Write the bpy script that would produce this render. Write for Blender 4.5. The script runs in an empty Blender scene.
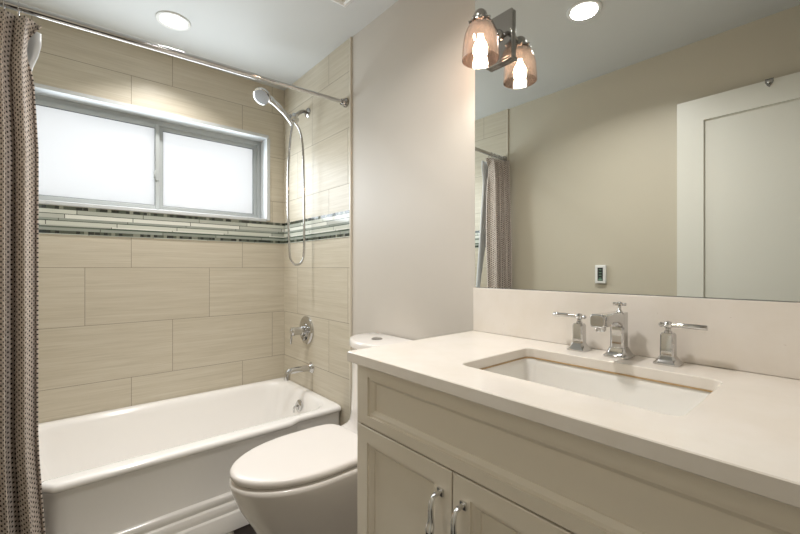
import bpy, math, random
from mathutils import Vector, Matrix
random.seed(4)
C = bpy.context.scene.collection
SC = bpy.context.scene
PI = math.pi

# ------------------------------------------------------------------ camera
cam_d = bpy.data.cameras.new('camera'); cam = bpy.data.objects.new('camera', cam_d); C.objects.link(cam)
cam.location = (0, 0, 1.2); cam.rotation_euler = (PI/2, 0, -math.radians(40.65))
cam_d.sensor_width = 36; cam_d.lens = 36*392/800; cam_d.shift_y = 0.00175; cam_d.clip_start = 0.02
SC.camera = cam
# ------------------------------------------------------------------ world, exposure
w = bpy.data.worlds.new('world'); SC.world = w; w.use_nodes = True
bg = w.node_tree.nodes['Background']; bg.inputs[0].default_value = (0.93, 0.97, 1.0, 1); bg.inputs[1].default_value = 1.7
SC.view_settings.view_transform = 'Standard'; SC.view_settings.look = 'None'
SC.view_settings.gamma = 1; SC.view_settings.use_curve_mapping = False
SC.view_settings.exposure = 0.36
# ------------------------------------------------------------------ lamps
def lamp(name, kind, loc, energy, color, rot=(0,0,0), **kw):
    d = bpy.data.lights.new(name, kind); d.energy = energy; d.color = color
    for k, v in kw.items(): setattr(d, k, v)
    o = bpy.data.objects.new(name, d); C.objects.link(o); o.location = loc; o.rotation_euler = rot
    return o
WARM = (1.0, 0.90, 0.78)
SOFT = (1.0, 0.98, 0.96)
CANS = [(0.43, 2.29), (0.454, 0.875)]
lamp('tub_can_lamp', 'AREA', (CANS[0][0], CANS[0][1], 2.462), 6.0, (1.0, 0.98, 0.96), shape='DISK', size=0.12, spread=math.radians(125))
lamp('room_can_lamp', 'AREA', (CANS[1][0], CANS[1][1], 2.462), 8.5, SOFT, shape='DISK', size=0.12, spread=math.radians(140))
# unseen fill lamp added just outside the doorway behind the camera
lamp('doorway_fill_lamp', 'AREA', (0.16, -0.30, 1.15), 7.5, (1.0, 0.98, 0.955), (PI/2, 0, PI), shape='RECTANGLE', size=0.75, size_y=1.9)
# daylight pressing through the frosted window
lamp('window_daylight', 'AREA', (0.47, 2.74, 1.81), 8.5, (0.84, 0.93, 1.0), (-PI/2, 0, 0), shape='RECTANGLE', size=1.1, size_y=0.44)

# ------------------------------------------------------------------ materials
def mat(name, col, rough=0.5, metal=0.0, spec=0.5, coat=0.0, **kw):
    m = bpy.data.materials.new(name); m.use_nodes = True
    b = m.node_tree.nodes['Principled BSDF']
    b.inputs['Base Color'].default_value = (*col, 1); b.inputs['Roughness'].default_value = rough
    b.inputs['Metallic'].default_value = metal; b.inputs['Specular IOR Level'].default_value = spec
    b.inputs['Coat Weight'].default_value = coat
    for k, v in kw.items(): b.inputs[k].default_value = v
    return m
def srgb(r, g, b):
    f = lambda c: (c/255/12.92) if c/255 <= 0.04045 else ((c/255+0.055)/1.055)**2.4
    return (f(r), f(g), f(b))
class NT:
    def __init__(s, m): s.t = m.node_tree; s.b = s.t.nodes['Principled BSDF']
    def n(s, typ, **kw):
        x = s.t.nodes.new(typ)
        for k, v in kw.items(): setattr(x, k, v)
        return x
    def l(s, a, b): s.t.links.new(a, b)
    def math(s, op, a, b=None, c=None):
        x = s.n('ShaderNodeMath', operation=op)
        for i, v in enumerate((a, b, c)):
            if v is None: continue
            if isinstance(v, (int, float)): x.inputs[i].default_value = v
            else: s.l(v, x.inputs[i])
        return x.outputs[0]
    def mix(s, fac, a, b):
        x = s.n('ShaderNodeMix', data_type='RGBA')
        if isinstance(fac, (int, float)): x.inputs[0].default_value = fac
        else: s.l(fac, x.inputs[0])
        for i, v in ((6, a), (7, b)):
            if isinstance(v, tuple): x.inputs[i].default_value = (*v, 1)
            else: s.l(v, x.inputs[i])
        return x.outputs[2]
    def coord(s): return s.n('ShaderNodeTexCoord').outputs['Object']
    def xyz(s, v=None):
        x = s.n('ShaderNodeSeparateXYZ'); s.l(v or s.coord(), x.inputs[0]); return x.outputs
    def comb(s, x, y, z):
        c = s.n('ShaderNodeCombineXYZ')
        for i, v in enumerate((x, y, z)):
            if isinstance(v, (int, float)): c.inputs[i].default_value = v
            else: s.l(v, c.inputs[i])
        return c.outputs[0]
    def noise(s, vec, scale, detail=3, rough=0.5):
        x = s.n('ShaderNodeTexNoise'); s.l(vec, x.inputs['Vector'])
        x.inputs['Scale'].default_value = scale; x.inputs['Detail'].default_value = detail; x.inputs['Roughness'].default_value = rough
        return x.outputs['Fac']
    def ramp(s, fac, stops, interp='LINEAR'):
        x = s.n('ShaderNodeValToRGB'); x.color_ramp.interpolation = interp
        e = x.color_ramp.elements
        while len(e) < len(stops): e.new(0.5)
        for el, (p, c) in zip(e, stops): el.position = p; el.color = (*c, 1)
        s.l(fac, x.inputs[0]); return x.outputs[0]
    def bump(s, h, strength, dist=0.002):
        x = s.n('ShaderNodeBump'); x.inputs['Strength'].default_value = strength; x.inputs['Distance'].default_value = dist
        s.l(h, x.inputs['Height']); s.l(x.outputs[0], s.b.inputs['Normal'])

def painted(name, col, rough=0.45, bump=0.08, scale=90):
    m = mat(name, col, rough); t = NT(m)
    n = t.noise(t.coord(), scale, 2); t.bump(n, bump, 0.001)
    n2 = t.noise(t.coord(), 1.3, 2)
    t.l(t.mix(n2, tuple(c*0.97 for c in col), tuple(min(1, c*1.03) for c in col)), t.b.inputs['Base Color'])
    return m
M_wall = painted('greige_wall_paint', srgb(204, 197, 187), 0.5)
M_wall_left = painted('greige_wall_paint_left', srgb(200, 192, 174), 0.5)
M_ceil = painted('ceiling_paint', srgb(208, 210, 209), 0.55)
M_cab = painted('cream_cabinet_paint', srgb(236, 227, 211), 0.3, 0.02)
M_door = painted('white_door_paint', srgb(228, 227, 218), 0.35, 0.02)
M_trim = mat('white_trim', srgb(225, 225, 220), 0.35)
M_porc = mat('white_porcelain', srgb(236, 230, 224), 0.12, coat=0.4)
M_tub = mat('white_tub_enamel', srgb(249, 246, 242), 0.16, coat=0.3)
M_chrome = mat('polished_chrome', (0.60, 0.595, 0.59), 0.05, 1.0)
M_chrome_d = mat('dark_polished_nickel', (0.40, 0.39, 0.375), 0.10, 1.0)
M_vinyl = mat('window_vinyl', srgb(180, 184, 183), 0.35)
M_black = mat('black_plastic', (0.015, 0.015, 0.015), 0.4)
M_gap_shade = mat('gap_shade', (0.03, 0.025, 0.02), 0.8)
M_white_pl = mat('white_plastic', srgb(232, 232, 230), 0.3)
M_mirror = mat('mirror_silver', (0.87, 0.895, 0.875), 0.0, 1.0)
M_mirror_edge = mat('mirror_edge_glass', srgb(120, 130, 122), 0.2)

def tile_mat(axis):
    m = mat('beige_linen_wall_tile_' + axis, srgb(205, 192, 170), 0.38, spec=0.4); t = NT(m)
    x, y, z = t.xyz(); u = x if axis == 'x' else y
    up = t.math('GREATER_THAN', z, 1.45)
    zz = t.math('SUBTRACT', t.math('SUBTRACT', z, 1.203), t.math('MULTIPLY', up, 0.777))
    r = t.math('DIVIDE', zz, 0.31); k = t.math('FLOOR', r); fr = t.math('FRACT', t.math('ADD', r, 20.0))
    base, sh = (0.29, 0.205) if axis == 'x' else (1.637, -0.205)
    uu = t.math('DIVIDE', t.math('SUBTRACT', t.math('SUBTRACT', u, base), t.math('MULTIPLY', k, sh)), 0.6155)
    fu = t.math('FRACT', t.math('ADD', uu, 30.0)); cell = t.math('FLOOR', uu)
    gz = t.math('LESS_THAN', fr, 0.0085); gu = t.math('LESS_THAN', fu, 0.0045)
    g = t.math('MAXIMUM', gz, gu)
    seed = t.math('ADD', t.math('MULTIPLY', k, 7.3), t.math('MULTIPLY', cell, 3.1))
    lin = t.noise(t.comb(t.math('ADD', t.math('MULTIPLY', u, 5.0), seed), t.math('MULTIPLY', z, 170.0), seed), 1.0, 4, 0.65)
    lin2 = t.noise(t.comb(t.math('ADD', t.math('MULTIPLY', u, 1.6), seed), t.math('MULTIPLY', z, 45.0), seed), 1.0, 2, 0.5)
    f = t.math('ADD', t.math('MULTIPLY', lin, 0.6), t.math('MULTIPLY', lin2, 0.4))
    col = t.ramp(f, [(0.30, srgb(190, 181, 161)), (0.5, srgb(204, 195, 176)), (0.70, srgb(214, 207, 191))])
    wn = t.n('ShaderNodeTexWhiteNoise', noise_dimensions='1D'); t.l(seed, wn.inputs['W'])
    col = t.mix(t.math('MULTIPLY', wn.outputs[0], 0.18), col, srgb(188, 177, 158))
    col = t.mix(g, col, srgb(150, 139, 122))
    t.l(col, t.b.inputs['Base Color'])
    t.l(t.math('ADD', 0.36, t.math('MULTIPLY', g, 0.5)), t.b.inputs['Roughness'])
    h = t.math('SUBTRACT', t.math('MULTIPLY', f, 0.35), g); t.bump(h, 0.35, 0.0015)
    return m
M_tile_x = tile_mat('x'); M_tile_y = tile_mat('y')

def mosaic_mat(axis):
    m = mat('glass_stone_mosaic_' + axis, (0.6, 0.6, 0.55), 0.12, spec=0.6); t = NT(m)
    x, y, z = t.xyz(); u = x if axis == 'x' else y
    zn = t.math('DIVIDE', t.math('SUBTRACT', 1.522, z), 0.147)
    D = srgb(62, 66, 58); L = srgb(204, 206, 194); G = srgb(150, 156, 146); DG = srgb(74, 86, 74); W2 = srgb(224, 224, 214)
    edges = [0, .12, .26, .285, .42, .50, .53, .66, .70, .76, .86, .97]
    cols = [D, L, DG, W2, G, DG, L, W2, DG, G, D, L]
    base = t.ramp(zn, list(zip(edges, cols)), 'CONSTANT')
    rowid = t.ramp(zn, [(e, (i/12+.02,)*3) for i, e in enumerate(edges)], 'CONSTANT')
    rs = t.n('ShaderNodeSeparateColor'); t.l(rowid, rs.inputs[0]); ri = rs.outputs[0]
    piece = t.math('FLOOR', t.math('ADD', t.math('MULTIPLY', u, 3.4), t.math('MULTIPLY', ri, 37.0)))
    wn = t.n('ShaderNodeTexWhiteNoise', noise_dimensions='2D'); t.l(t.comb(piece, ri, 0), wn.inputs['Vector'])
    v = wn.outputs[0]
    col = t.mix(t.math('MULTIPLY', t.math('GREATER_THAN', v, 0.7), 0.45), base, srgb(118, 124, 112))
    # small stone chips in the outer dark rows
    rough = t.math('MAXIMUM', t.math('LESS_THAN', zn, 0.11), t.math('MULTIPLY', t.math('GREATER_THAN', zn, 0.86), t.math('LESS_THAN', zn, 0.97)))
    chip = t.math('FLOOR', t.math('MULTIPLY', u, 60.0)); w2 = t.n('ShaderNodeTexWhiteNoise', noise_dimensions='2D')
    t.l(t.comb(chip, ri, 1.0), w2.inputs['Vector'])
    chipc = t.ramp(w2.outputs[0], [(0, srgb(42, 46, 40)), (0.45, srgb(76, 82, 70)), (0.85, srgb(128, 130, 116))], 'CONSTANT')
    col = t.mix(rough, col, chipc)
    fp = t.math('FRACT', t.math('ADD', t.math('ADD', t.math('MULTIPLY', u, 3.4), t.math('MULTIPLY', ri, 37.0)), 50.0))
    t.l(t.mix(t.math('LESS_THAN', fp, 0.012), col, srgb(90, 90, 80)), t.b.inputs['Base Color'])
    t.bump(v, 0.25, 0.002)
    return m
M_mos_x = mosaic_mat('x'); M_mos_y = mosaic_mat('y')

def quartz():
    m = mat('cream_quartz', srgb(224, 214, 203), 0.10, spec=0.5); t = NT(m)
    c = t.coord(); n = t.noise(c, 9, 4, 0.6); n2 = t.noise(c, 55, 3, 0.7)
    col = t.ramp(n, [(0.35, srgb(229, 221, 210)), (0.6, srgb(233, 226, 217))])
    sp = t.math('GREATER_THAN', n2, 0.73)
    col = t.mix(t.math('MULTIPLY', sp, 0.4), col, srgb(182, 164, 146))
    t.l(col, t.b.inputs['Base Color']); return m
M_quartz = quartz()

def marble():
    m = mat('white_marble_liner', srgb(226, 228, 228), 0.2); t = NT(m)
    n = t.noise(t.coord(), 6, 6, 0.7)
    t.l(t.ramp(n, [(0.30, srgb(186, 190, 192)), (0.42, srgb(206, 209, 210)), (0.7, srgb(214, 216, 216))]), t.b.inputs['Base Color']); return m
M_marble = marble()

def weave():
    m = mat('woven_taupe_fabric', srgb(170, 152, 138), 0.9, spec=0.1); t = NT(m)
    uv = t.n('ShaderNodeTexCoord').outputs['UV']; x, y, z = t.xyz(uv)
    P = 0.0165
    ux = t.math('DIVIDE', x, P); uy = t.math('DIVIDE', y, P)
    col_i = t.math('FLOOR', ux)
    uy2 = t.math('ADD', uy, t.math('MULTIPLY', t.math('MODULO', t.math('ADD', col_i, 100.0), 2.0), 0.5))
    fx = t.math('SUBTRACT', t.math('FRACT', t.math('ADD', ux, 100.0)), 0.5); fy = t.math('SUBTRACT', t.math('FRACT', t.math('ADD', uy2, 100.0)), 0.5)
    d = t.math('SQRT', t.math('ADD', t.math('MULTIPLY', t.math('MULTIPLY', fx, fx), 1.0), t.math('MULTIPLY', t.math('MULTIPLY', fy, fy), 2.2)))
    dark = t.ramp(d, [(0.26, (1, 1, 1)), (0.35, (0, 0, 0))])
    n = t.noise(t.comb(x, y, 0), 60, 2)
    light = t.ramp(n, [(0.3, srgb(192, 180, 170)), (0.7, srgb(226, 215, 206))])
    t.l(t.mix(dark, light, srgb(44, 34, 34)), t.b.inputs['Base Color'])
    t.bump(d, 0.5, 0.003); return m
M_weave = weave()

def liner():
    m = mat('white_liner_vinyl', srgb(225, 228, 230), 0.4); m.node_tree.nodes['Principled BSDF'].inputs['Transmission Weight'].default_value = 0.0
    return m
M_liner = liner()

def floor_mat():
    m = mat('dark_floor_tile', srgb(48, 38, 32), 0.35); t = NT(m)
    x, y, z = t.xyz()
    g = t.math('MAXIMUM', t.math('LESS_THAN', t.math('FRACT', t.math('ADD', t.math('DIVIDE', x, 0.3), 10.1)), 0.015), t.math('LESS_THAN', t.math('FRACT', t.math('ADD', t.math('DIVIDE', y, 0.6), 10.3)), 0.008))
    n = t.noise(t.coord(), 5, 5, 0.6)
    col = t.ramp(n, [(0.3, srgb(22, 15, 12)), (0.7, srgb(36, 26, 21))])
    t.l(t.mix(g, col, srgb(48, 40, 34)), t.b.inputs['Base Color']); return m
M_floor = floor_mat()

def mat_rug():
    m = mat('grey_white_tufted_rug', srgb(205, 202, 190), 0.95, spec=0.1); t = NT(m)
    n = t.noise(t.coord(), 70, 4, 0.7)
    t.l(t.ramp(n, [(0.40, srgb(96, 90, 78)), (0.52, srgb(196, 192, 178)), (0.7, srgb(226, 224, 214))]), t.b.inputs['Base Color']); t.bump(n, 1.0, 0.01); return m
M_rug = mat_rug()

def frosted():
    m = bpy.data.materials.new('frosted_window_glass'); m.use_nodes = True; nt = m.node_tree; nt.nodes.clear()
    o = nt.nodes.new('ShaderNodeOutputMaterial'); tr = nt.nodes.new('ShaderNodeBsdfTranslucent'); gl = nt.nodes.new('ShaderNodeBsdfGlossy'); mx = nt.nodes.new('ShaderNodeMixShader')
    tr.inputs[0].default_value = (0.98, 0.98, 0.98, 1); gl.inputs['Roughness'].default_value = 0.12
    fr = nt.nodes.new('ShaderNodeFresnel'); fr.inputs[0].default_value = 1.45
    nt.links.new(fr.outputs[0], mx.inputs[0]); nt.links.new(tr.outputs[0], mx.inputs[1]); nt.links.new(gl.outputs[0], mx.inputs[2])
    nt.links.new(mx.outputs[0], o.inputs[0]); return m
M_frost = frosted()

def emit(name, col, s):
    m = bpy.data.materials.new(name); m.use_nodes = True; nt = m.node_tree; nt.nodes.clear()
    o = nt.nodes.new('ShaderNodeOutputMaterial'); e = nt.nodes.new('ShaderNodeEmission'); e.inputs[0].default_value = (*col, 1); e.inputs[1].default_value = s
    nt.links.new(e.outputs[0], o.inputs[0]); return m
M_can = emit('lit_can_lens', (1, 0.98, 0.93), 6.0)
M_bulb = emit('lit_bulb', (1.0, 0.90, 0.78), 130.0)
M_lcd = emit('lcd_digit', (0.35, 0.55, 0.38), 0.5)

def shade_glass():
    m = bpy.data.materials.new('smoky_rose_shade_glass'); m.use_nodes = True; nt = m.node_tree; nt.nodes.clear()
    o = nt.nodes.new('ShaderNodeOutputMaterial')
    tr = nt.nodes.new('ShaderNodeBsdfTransparent'); tr.inputs[0].default_value = (0.60, 0.51, 0.45, 1)
    tl = nt.nodes.new('ShaderNodeBsdfTranslucent'); tl.inputs[0].default_value = (0.95, 0.80, 0.70, 1)
    gl = nt.nodes.new('ShaderNodeBsdfGlossy'); gl.inputs[0].default_value = (0.9, 0.82, 0.78, 1); gl.inputs['Roughness'].default_value = 0.06
    m1 = nt.nodes.new('ShaderNodeMixShader'); m1.inputs[0].default_value = 0.022
    m2 = nt.nodes.new('ShaderNodeMixShader'); lw = nt.nodes.new('ShaderNodeLayerWeight'); lw.inputs[0].default_value = 0.35
    nt.links.new(tr.outputs[0], m1.inputs[1]); nt.links.new(tl.outputs[0], m1.inputs[2])
    nt.links.new(lw.outputs['Facing'], m2.inputs[0]); nt.links.new(m1.outputs[0], m2.inputs[1]); nt.links.new(gl.outputs[0], m2.inputs[2])
    nt.links.new(m2.outputs[0], o.inputs[0]); return m
M_shade = shade_glass()
M_caulk = mat('amber_sealant', srgb(176, 146, 104), 0.5)

# ------------------------------------------------------------------ mesh helpers
class MB:
    def __init__(s): s.v = []; s.f = []
    def add(s, vs, fs):
        b = len(s.v); s.v += [tuple(p) for p in vs]; s.f += [tuple(i+b for i in f) for f in fs]
    def box(s, x0, x1, y0, y1, z0, z1):
        s.add([(x0,y0,z0),(x1,y0,z0),(x1,y1,z0),(x0,y1,z0),(x0,y0,z1),(x1,y0,z1),(x1,y1,z1),(x0,y1,z1)],
              [(0,3,2,1),(4,5,6,7),(0,1,5,4),(1,2,6,5),(2,3,7,6),(3,0,4,7)])
    def loft(s, rings, cap0=True, cap1=True, closed=False):
        n = len(rings[0]); vs = [p for r in rings for p in r]; fs = []
        R = len(rings)
        for i in range(R if closed else R-1):
            a, b = i*n, ((i+1) % R)*n
            for j in range(n):
                k = (j+1) % n; fs.append((a+j, a+k, b+k, b+j))
        if cap0 and not closed: fs.append(tuple(reversed(range(n))))
        if cap1 and not closed: fs.append(tuple(range((R-1)*n, R*n)))
        s.add(vs, fs)
    def tube(s, pts, rad, n=12, caps=True, flat=1.0):
        pts = [Vector(p) for p in pts]; rads = rad if isinstance(rad, (list, tuple)) else [rad]*len(pts)
        rings = []; up = None
        for i, p in enumerate(pts):
            t = (pts[min(i+1, len(pts)-1)] - pts[max(i-1, 0)]).normalized()
            if up is None:
                up = Vector((0, 0, 1)) if abs(t.z) < 0.9 else Vector((1, 0, 0))
            a = t.cross(up).normalized(); b = a.cross(t).normalized(); up = b
            rings.append([p + (a*math.cos(q)*rads[i] + b*math.sin(q)*rads[i]*flat) for q in [2*PI*k/n for k in range(n)]])
        s.loft(rings, caps, caps)
    def lathe(s, prof, origin, axis=(0, 0, 1), n=32, caps=True):
        ax = Vector(axis).normalized(); u = ax.orthogonal().normalized(); v = ax.cross(u); o = Vector(origin)
        s.loft([[o + ax*h + (u*math.cos(q) + v*math.sin(q))*max(r, 1e-4) for q in [2*PI*k/n for k in range(n)]] for r, h in prof], caps, caps)
    def build(s, name, m, parent=None, smooth=False, bevel=0, seg=2, auto=None, sub=0):
        me = bpy.data.meshes.new(name); me.from_pydata(s.v, [], s.f); me.update()
        import bmesh
        bm = bmesh.new(); bm.from_mesh(me); bmesh.ops.remove_doubles(bm, verts=bm.verts, dist=1e-6)
        bmesh.ops.recalc_face_normals(bm, faces=bm.faces); bm.to_mesh(me); bm.free()
        me.materials.append(m); o = bpy.data.objects.new(name, me); C.objects.link(o)
        if smooth or bevel:
            for p in me.polygons: p.use_smooth = True
            if not smooth or auto: me.set_sharp_from_angle(angle=math.radians(auto or 35))
        if bevel:
            b = o.modifiers.new('bevel', 'BEVEL'); b.width = bevel; b.segments = seg; b.limit_method = 'ANGLE'; b.angle_limit = math.radians(35); b.harden_normals = False
        if sub:
            q = o.modifiers.new('sub', 'SUBSURF'); q.levels = sub; q.render_levels = sub
        if parent:
            o.parent = parent; o.matrix_parent_inverse = parent.matrix_world.inverted() if False else Matrix.Translation(-parent.location)
        return o
def spline(ctrl, n=8):
    P = [Vector(p) for p in ctrl]; out = []
    for i in range(len(P)-1):
        p0 = P[max(i-1, 0)]; p1 = P[i]; p2 = P[i+1]; p3 = P[min(i+2, len(P)-1)]
        for k in range(n):
            t = k/n
            out.append(0.5*((2*p1) + (p2-p0)*t + (2*p0-5*p1+4*p2-p3)*t*t + (-p0+3*p1-3*p2+p3)*t**3))
    out.append(P[-1]); return out
def root(name, loc, label, cat, group=None):
    o = bpy.data.objects.new(name, None); o.empty_display_size = 0.05; C.objects.link(o); o.location = loc
    o['label'] = label; o['category'] = cat
    if group: o['group'] = group
    return o
def tag(o, label, cat, group=None, kind=None):
    o['label'] = label; o['category'] = cat
    if group: o['group'] = group
    if kind: o['kind'] = kind
    return o
def struct(o, label=None, cat=None):
    o['kind'] = 'structure'
    if label: o['label'] = label
    if cat: o['category'] = cat
    return o
def bx(name, m, x0, x1, y0, y1, z0, z1, parent=None, bevel=0, seg=2):
    b = MB(); b.box(x0, x1, y0, y1, z0, z1); return b.build(name, m, parent, bevel=bevel, seg=seg)
def copy_tree(o, parent=None):
    c = o.copy(); C.objects.link(c)
    if parent: c.parent = parent
    for ch in list(o.children): copy_tree(ch, c)
    return c
def rrect(x0, x1, y0, y1, r, z, n=6):
    pts = []
    for cx, cy, a0 in ((x1-r, y1-r, 0), (x0+r, y1-r, 90), (x0+r, y0+r, 180), (x1-r, y0+r, 270)):
        for k in range(n+1):
            a = math.radians(a0 + 90*k/n); pts.append((cx + r*math.cos(a), cy + r*math.sin(a), z))
    return pts

XR, XL, YW, ZC, YB = 1.208, -0.30, 2.673, 2.474, -0.13   # painted right wall, left wall, window wall, ceiling, wall behind camera
XT, YT = 1.200, 1.819                                    # tile face and its near edge
# ------------------------------------------------------------------ shell
struct(bx('floor', M_floor, XL-0.5, XR+0.12, -1.3, YW+0.2, -0.06, 0), 'dark brown tiled bathroom floor', 'floor')
struct(bx('ceiling', M_ceil, XL-0.12, XR+0.12, YB-0.12, YW+0.24, ZC, ZC+0.06), 'smooth pale grey painted ceiling', 'ceiling')
wr = struct(bx('wall_right', M_wall, XR, XR+0.1, YB-0.12, YW+0.24, 0, ZC), 'greige painted wall behind the toilet and vanity', 'wall')
struct(bx('trim_7', M_tile_y, XT, XR-0.0002, YT, YW, 0, ZC), 'grey beige wall tile panel with the shower fixtures', 'wall tile')
wl = struct(bx('wall_left', M_wall_left, XL-0.1, XL, YB-0.12, YW+0.24, 0, ZC), 'greige painted wall opposite the mirror', 'wall')
struct(bx('trim_8', M_tile_y, XL+0.0002, XL+0.008, YT, YW, 0, ZC), 'beige wall tile panel at the curtain end of the tub', 'wall tile')
# wall behind the camera with the doorway
b = MB(); DX0, DX1, DZ = -0.24, 0.54, 2.15
b.box(XL, DX0, YB-0.12, YB, 0, ZC); b.box(DX1, XR, YB-0.12, YB, 0, ZC); b.box(DX0, DX1, YB-0.12, YB, DZ, ZC)
struct(b.build('wall_front', M_wall), 'greige wall with the open doorway behind the camera', 'wall')
b = MB()
b.box(-0.75, -0.70, -1.25, YB-0.12, 0, ZC); b.box(1.25, 1.30, -1.25, YB-0.12, 0, ZC); b.box(-0.75, 1.30, -1.30, -1.25, 0, ZC); b.box(-0.75, 1.30, -1.30, YB-0.12, ZC, ZC+0.05)
b.box(-0.75, XL-0.1, YB-0.125, YB-0.12, 0, ZC)
struct(b.build('wall_hall', M_wall_left), 'dim hallway walls beyond the open doorway', 'wall')
# window wall with its opening
WX0, WX1, WZ0, WZ1 = -0.22, 1.086, 1.532, 2.119
b = MB()
b.box(XL, WX0, YW, YW+0.24, 0, ZC); b.box(WX1, XR, YW, YW+0.24, 0, ZC)
b.box(WX0, WX1, YW, YW+0.24, 0, WZ0); b.box(WX0, WX1, YW, YW+0.24, WZ1, ZC)
struct(b.build('wall_back', M_tile_x), 'beige tiled wall with the window above the tub', 'wall')
# mosaic bands
tb = MB(); tb.box(XL+0.008, XT, YW-0.004, YW, 1.375, 1.522); struct(tb.build('trim_1', M_mos_x), 'striped glass mosaic band under the window', 'mosaic trim')
tb = MB(); tb.box(XT-0.004, XT, YT+0.004, YW-0.004, 1.375, 1.522); struct(tb.build('trim_2', M_mos_y), 'striped glass mosaic band on the shower fixture wall', 'mosaic trim')
tb = MB(); tb.box(XL+0.008, XL+0.012, YT+0.004, YW-0.004, 1.375, 1.522); struct(tb.build('trim_3', M_mos_y), 'striped glass mosaic band on the wall at the curtain end', 'mosaic trim')
# metal tile edge profiles
M_edge = mat('satin_edge_profile', srgb(218, 210, 194), 0.3, 0.1)
struct(bx('trim_4', M_edge, XT-0.003, XR, YT-0.006, YT+0.002, 0, ZC), 'satin edge profile between tile and painted wall by the toilet', 'tile edge')
struct(bx('trim_5', M_edge, XL, XL+0.011, YT-0.006, YT+0.002, 0, ZC), 'satin edge profile on the left wall near the curtain', 'tile edge')
# marble window liner (reveal)
b = MB(); T = 0.014
b.box(WX0, WX1, YW-0.006, YW+0.12, WZ1-T, WZ1+0.008); b.box(WX1-T, WX1+0.010, YW-0.006, YW+0.12, WZ0, WZ1-T)
b.box(WX0-0.01, WX0+T, YW-0.006, YW+0.12, WZ0, WZ1-T); b.box(WX0+T, WX1-T, YW-0.002, YW+0.12, WZ0-0.008, WZ0+T)
struct(b.build('trim_6', M_marble, bevel=0.003), 'white marble liner around the window recess', 'window trim')
# baseboards
struct(bx('baseboard_right', M_trim, XR-0.012, XR, 0.95, YT-0.008, 0, 0.10, bevel=0.003), 'white baseboard behind the toilet', 'baseboard')
struct(bx('baseboard_left', M_trim, XL, XL+0.012, 0.72, YT-0.008, 0, 0.10, bevel=0.003), 'white baseboard below the thermostat', 'baseboard')

# ------------------------------------------------------------------ window
FY0, FY1 = YW+0.095, YW+0.155
wx0, wx1, wz0, wz1 = WX0+T, WX1-T, WZ0+T, WZ1-T
win = bpy.data.objects.new('window_1', None); C.objects.link(win); win.location = (0.46, 2.79, wz0); struct(win, 'sliding frosted window with two panes above the tub', 'window')
def frame_ring(x0, x1, z0, z1, t, y0, y1, name, m, parent, tb_=None, tt=None, bev=0.003):
    b = MB(); tb_ = tb_ or t; tt = tt or t
    b.box(x0, x0+t, y0, y1, z0, z1); b.box(x1-t, x1, y0, y1, z0, z1); b.box(x0+t, x1-t, y0, y1, z0, z0+tb_); b.box(x0+t, x1-t, y0, y1, z1-tt, z1)
    return b.build(name, m, parent, bevel=bev)
frame_ring(wx0, wx1, wz0, wz1, 0.022, FY0+0.012, FY1, 'window_frame', M_vinyl, win, 0.018, 0.032)
frame_ring(wx0+0.02, 0.445, wz0+0.014, wz1-0.03, 0.022, FY0, FY0+0.026, 'sash', M_vinyl, win)
frame_ring(0.44, wx1-0.02, wz0+0.014, wz1-0.028, 0.026, FY0+0.027, FY0+0.05, 'sash', M_vinyl, win)
def gasket(x0, x1, z0, z1, y):
    frame_ring(x0, x1, z0, z1, 0.003, y, y+0.004, 'gasket', mat('gasket', (0.16, 0.17, 0.18), 0.5), win, bev=0)
gasket(wx0+0.042, 0.423, wz0+0.036, wz1-0.052, FY0+0.006)
gasket(0.466, wx1-0.046, wz0+0.040, wz1-0.054, FY0+0.034)
bx('pane', M_frost, wx0+0.042, 0.423, FY0+0.012, FY0+0.014, wz0+0.036, wz1-0.052, win)
bx('pane', M_frost, 0.466, wx1-0.046, FY0+0.040, FY0+0.042, wz0+0.040, wz1-0.054, win)
b = MB(); b.tube([(0.420, FY0-0.002, 1.74), (0.418, FY0-0.012, 1.75), (0.418, FY0-0.014, 1.775), (0.420, FY0-0.006, 1.79)], 0.006, 8); b.box(0.423, 0.44, FY0-0.006, FY0, 1.735, 1.795)
b.build('latch', M_vinyl, win, smooth=True, auto=40)

# ------------------------------------------------------------------ open door seen in the mirror
D = bpy.data.objects.new('door_1', None); C.objects.link(D); D.location = (-0.27, -0.05, 0.01); struct(D, 'white shaker door standing open flat along the left wall', 'door')
dy0, dy1, dz0, dz1, dx0, dx1 = -0.06, 0.666, 0.012, 2.133, -0.287, -0.25
b = MB()
b.box(dx0, dx1, dy1-0.122, dy1, dz0, dz1); b.box(dx0, dx1, dy0, dy0+0.122, dz0, dz1)
b.box(dx0, dx1, dy0+0.122, dy1-0.122, dz1-0.122, dz1); b.box(dx0, dx1, dy0+0.122, dy1-0.122, dz0, dz0+0.2)
b.build('door_frame', M_door, D)
bx('door_panel', M_door, dx0+0.01, dx1-0.012, dy0+0.12, dy1-0.12, dz0+0.19, dz1-0.12, D)
b = MB(); b.lathe([(0.028, 0), (0.028, 0.006), (0.010, 0.012), (0.010, 0.035), (0.024, 0.042), (0.028, 0.052), (0.024, 0.062), (0.010, 0.066)], (dx1, dy1-0.06, 0.98), (1, 0, 0), 24)
b.build('door_knob', M_chrome, D, smooth=True, auto=50)
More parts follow.
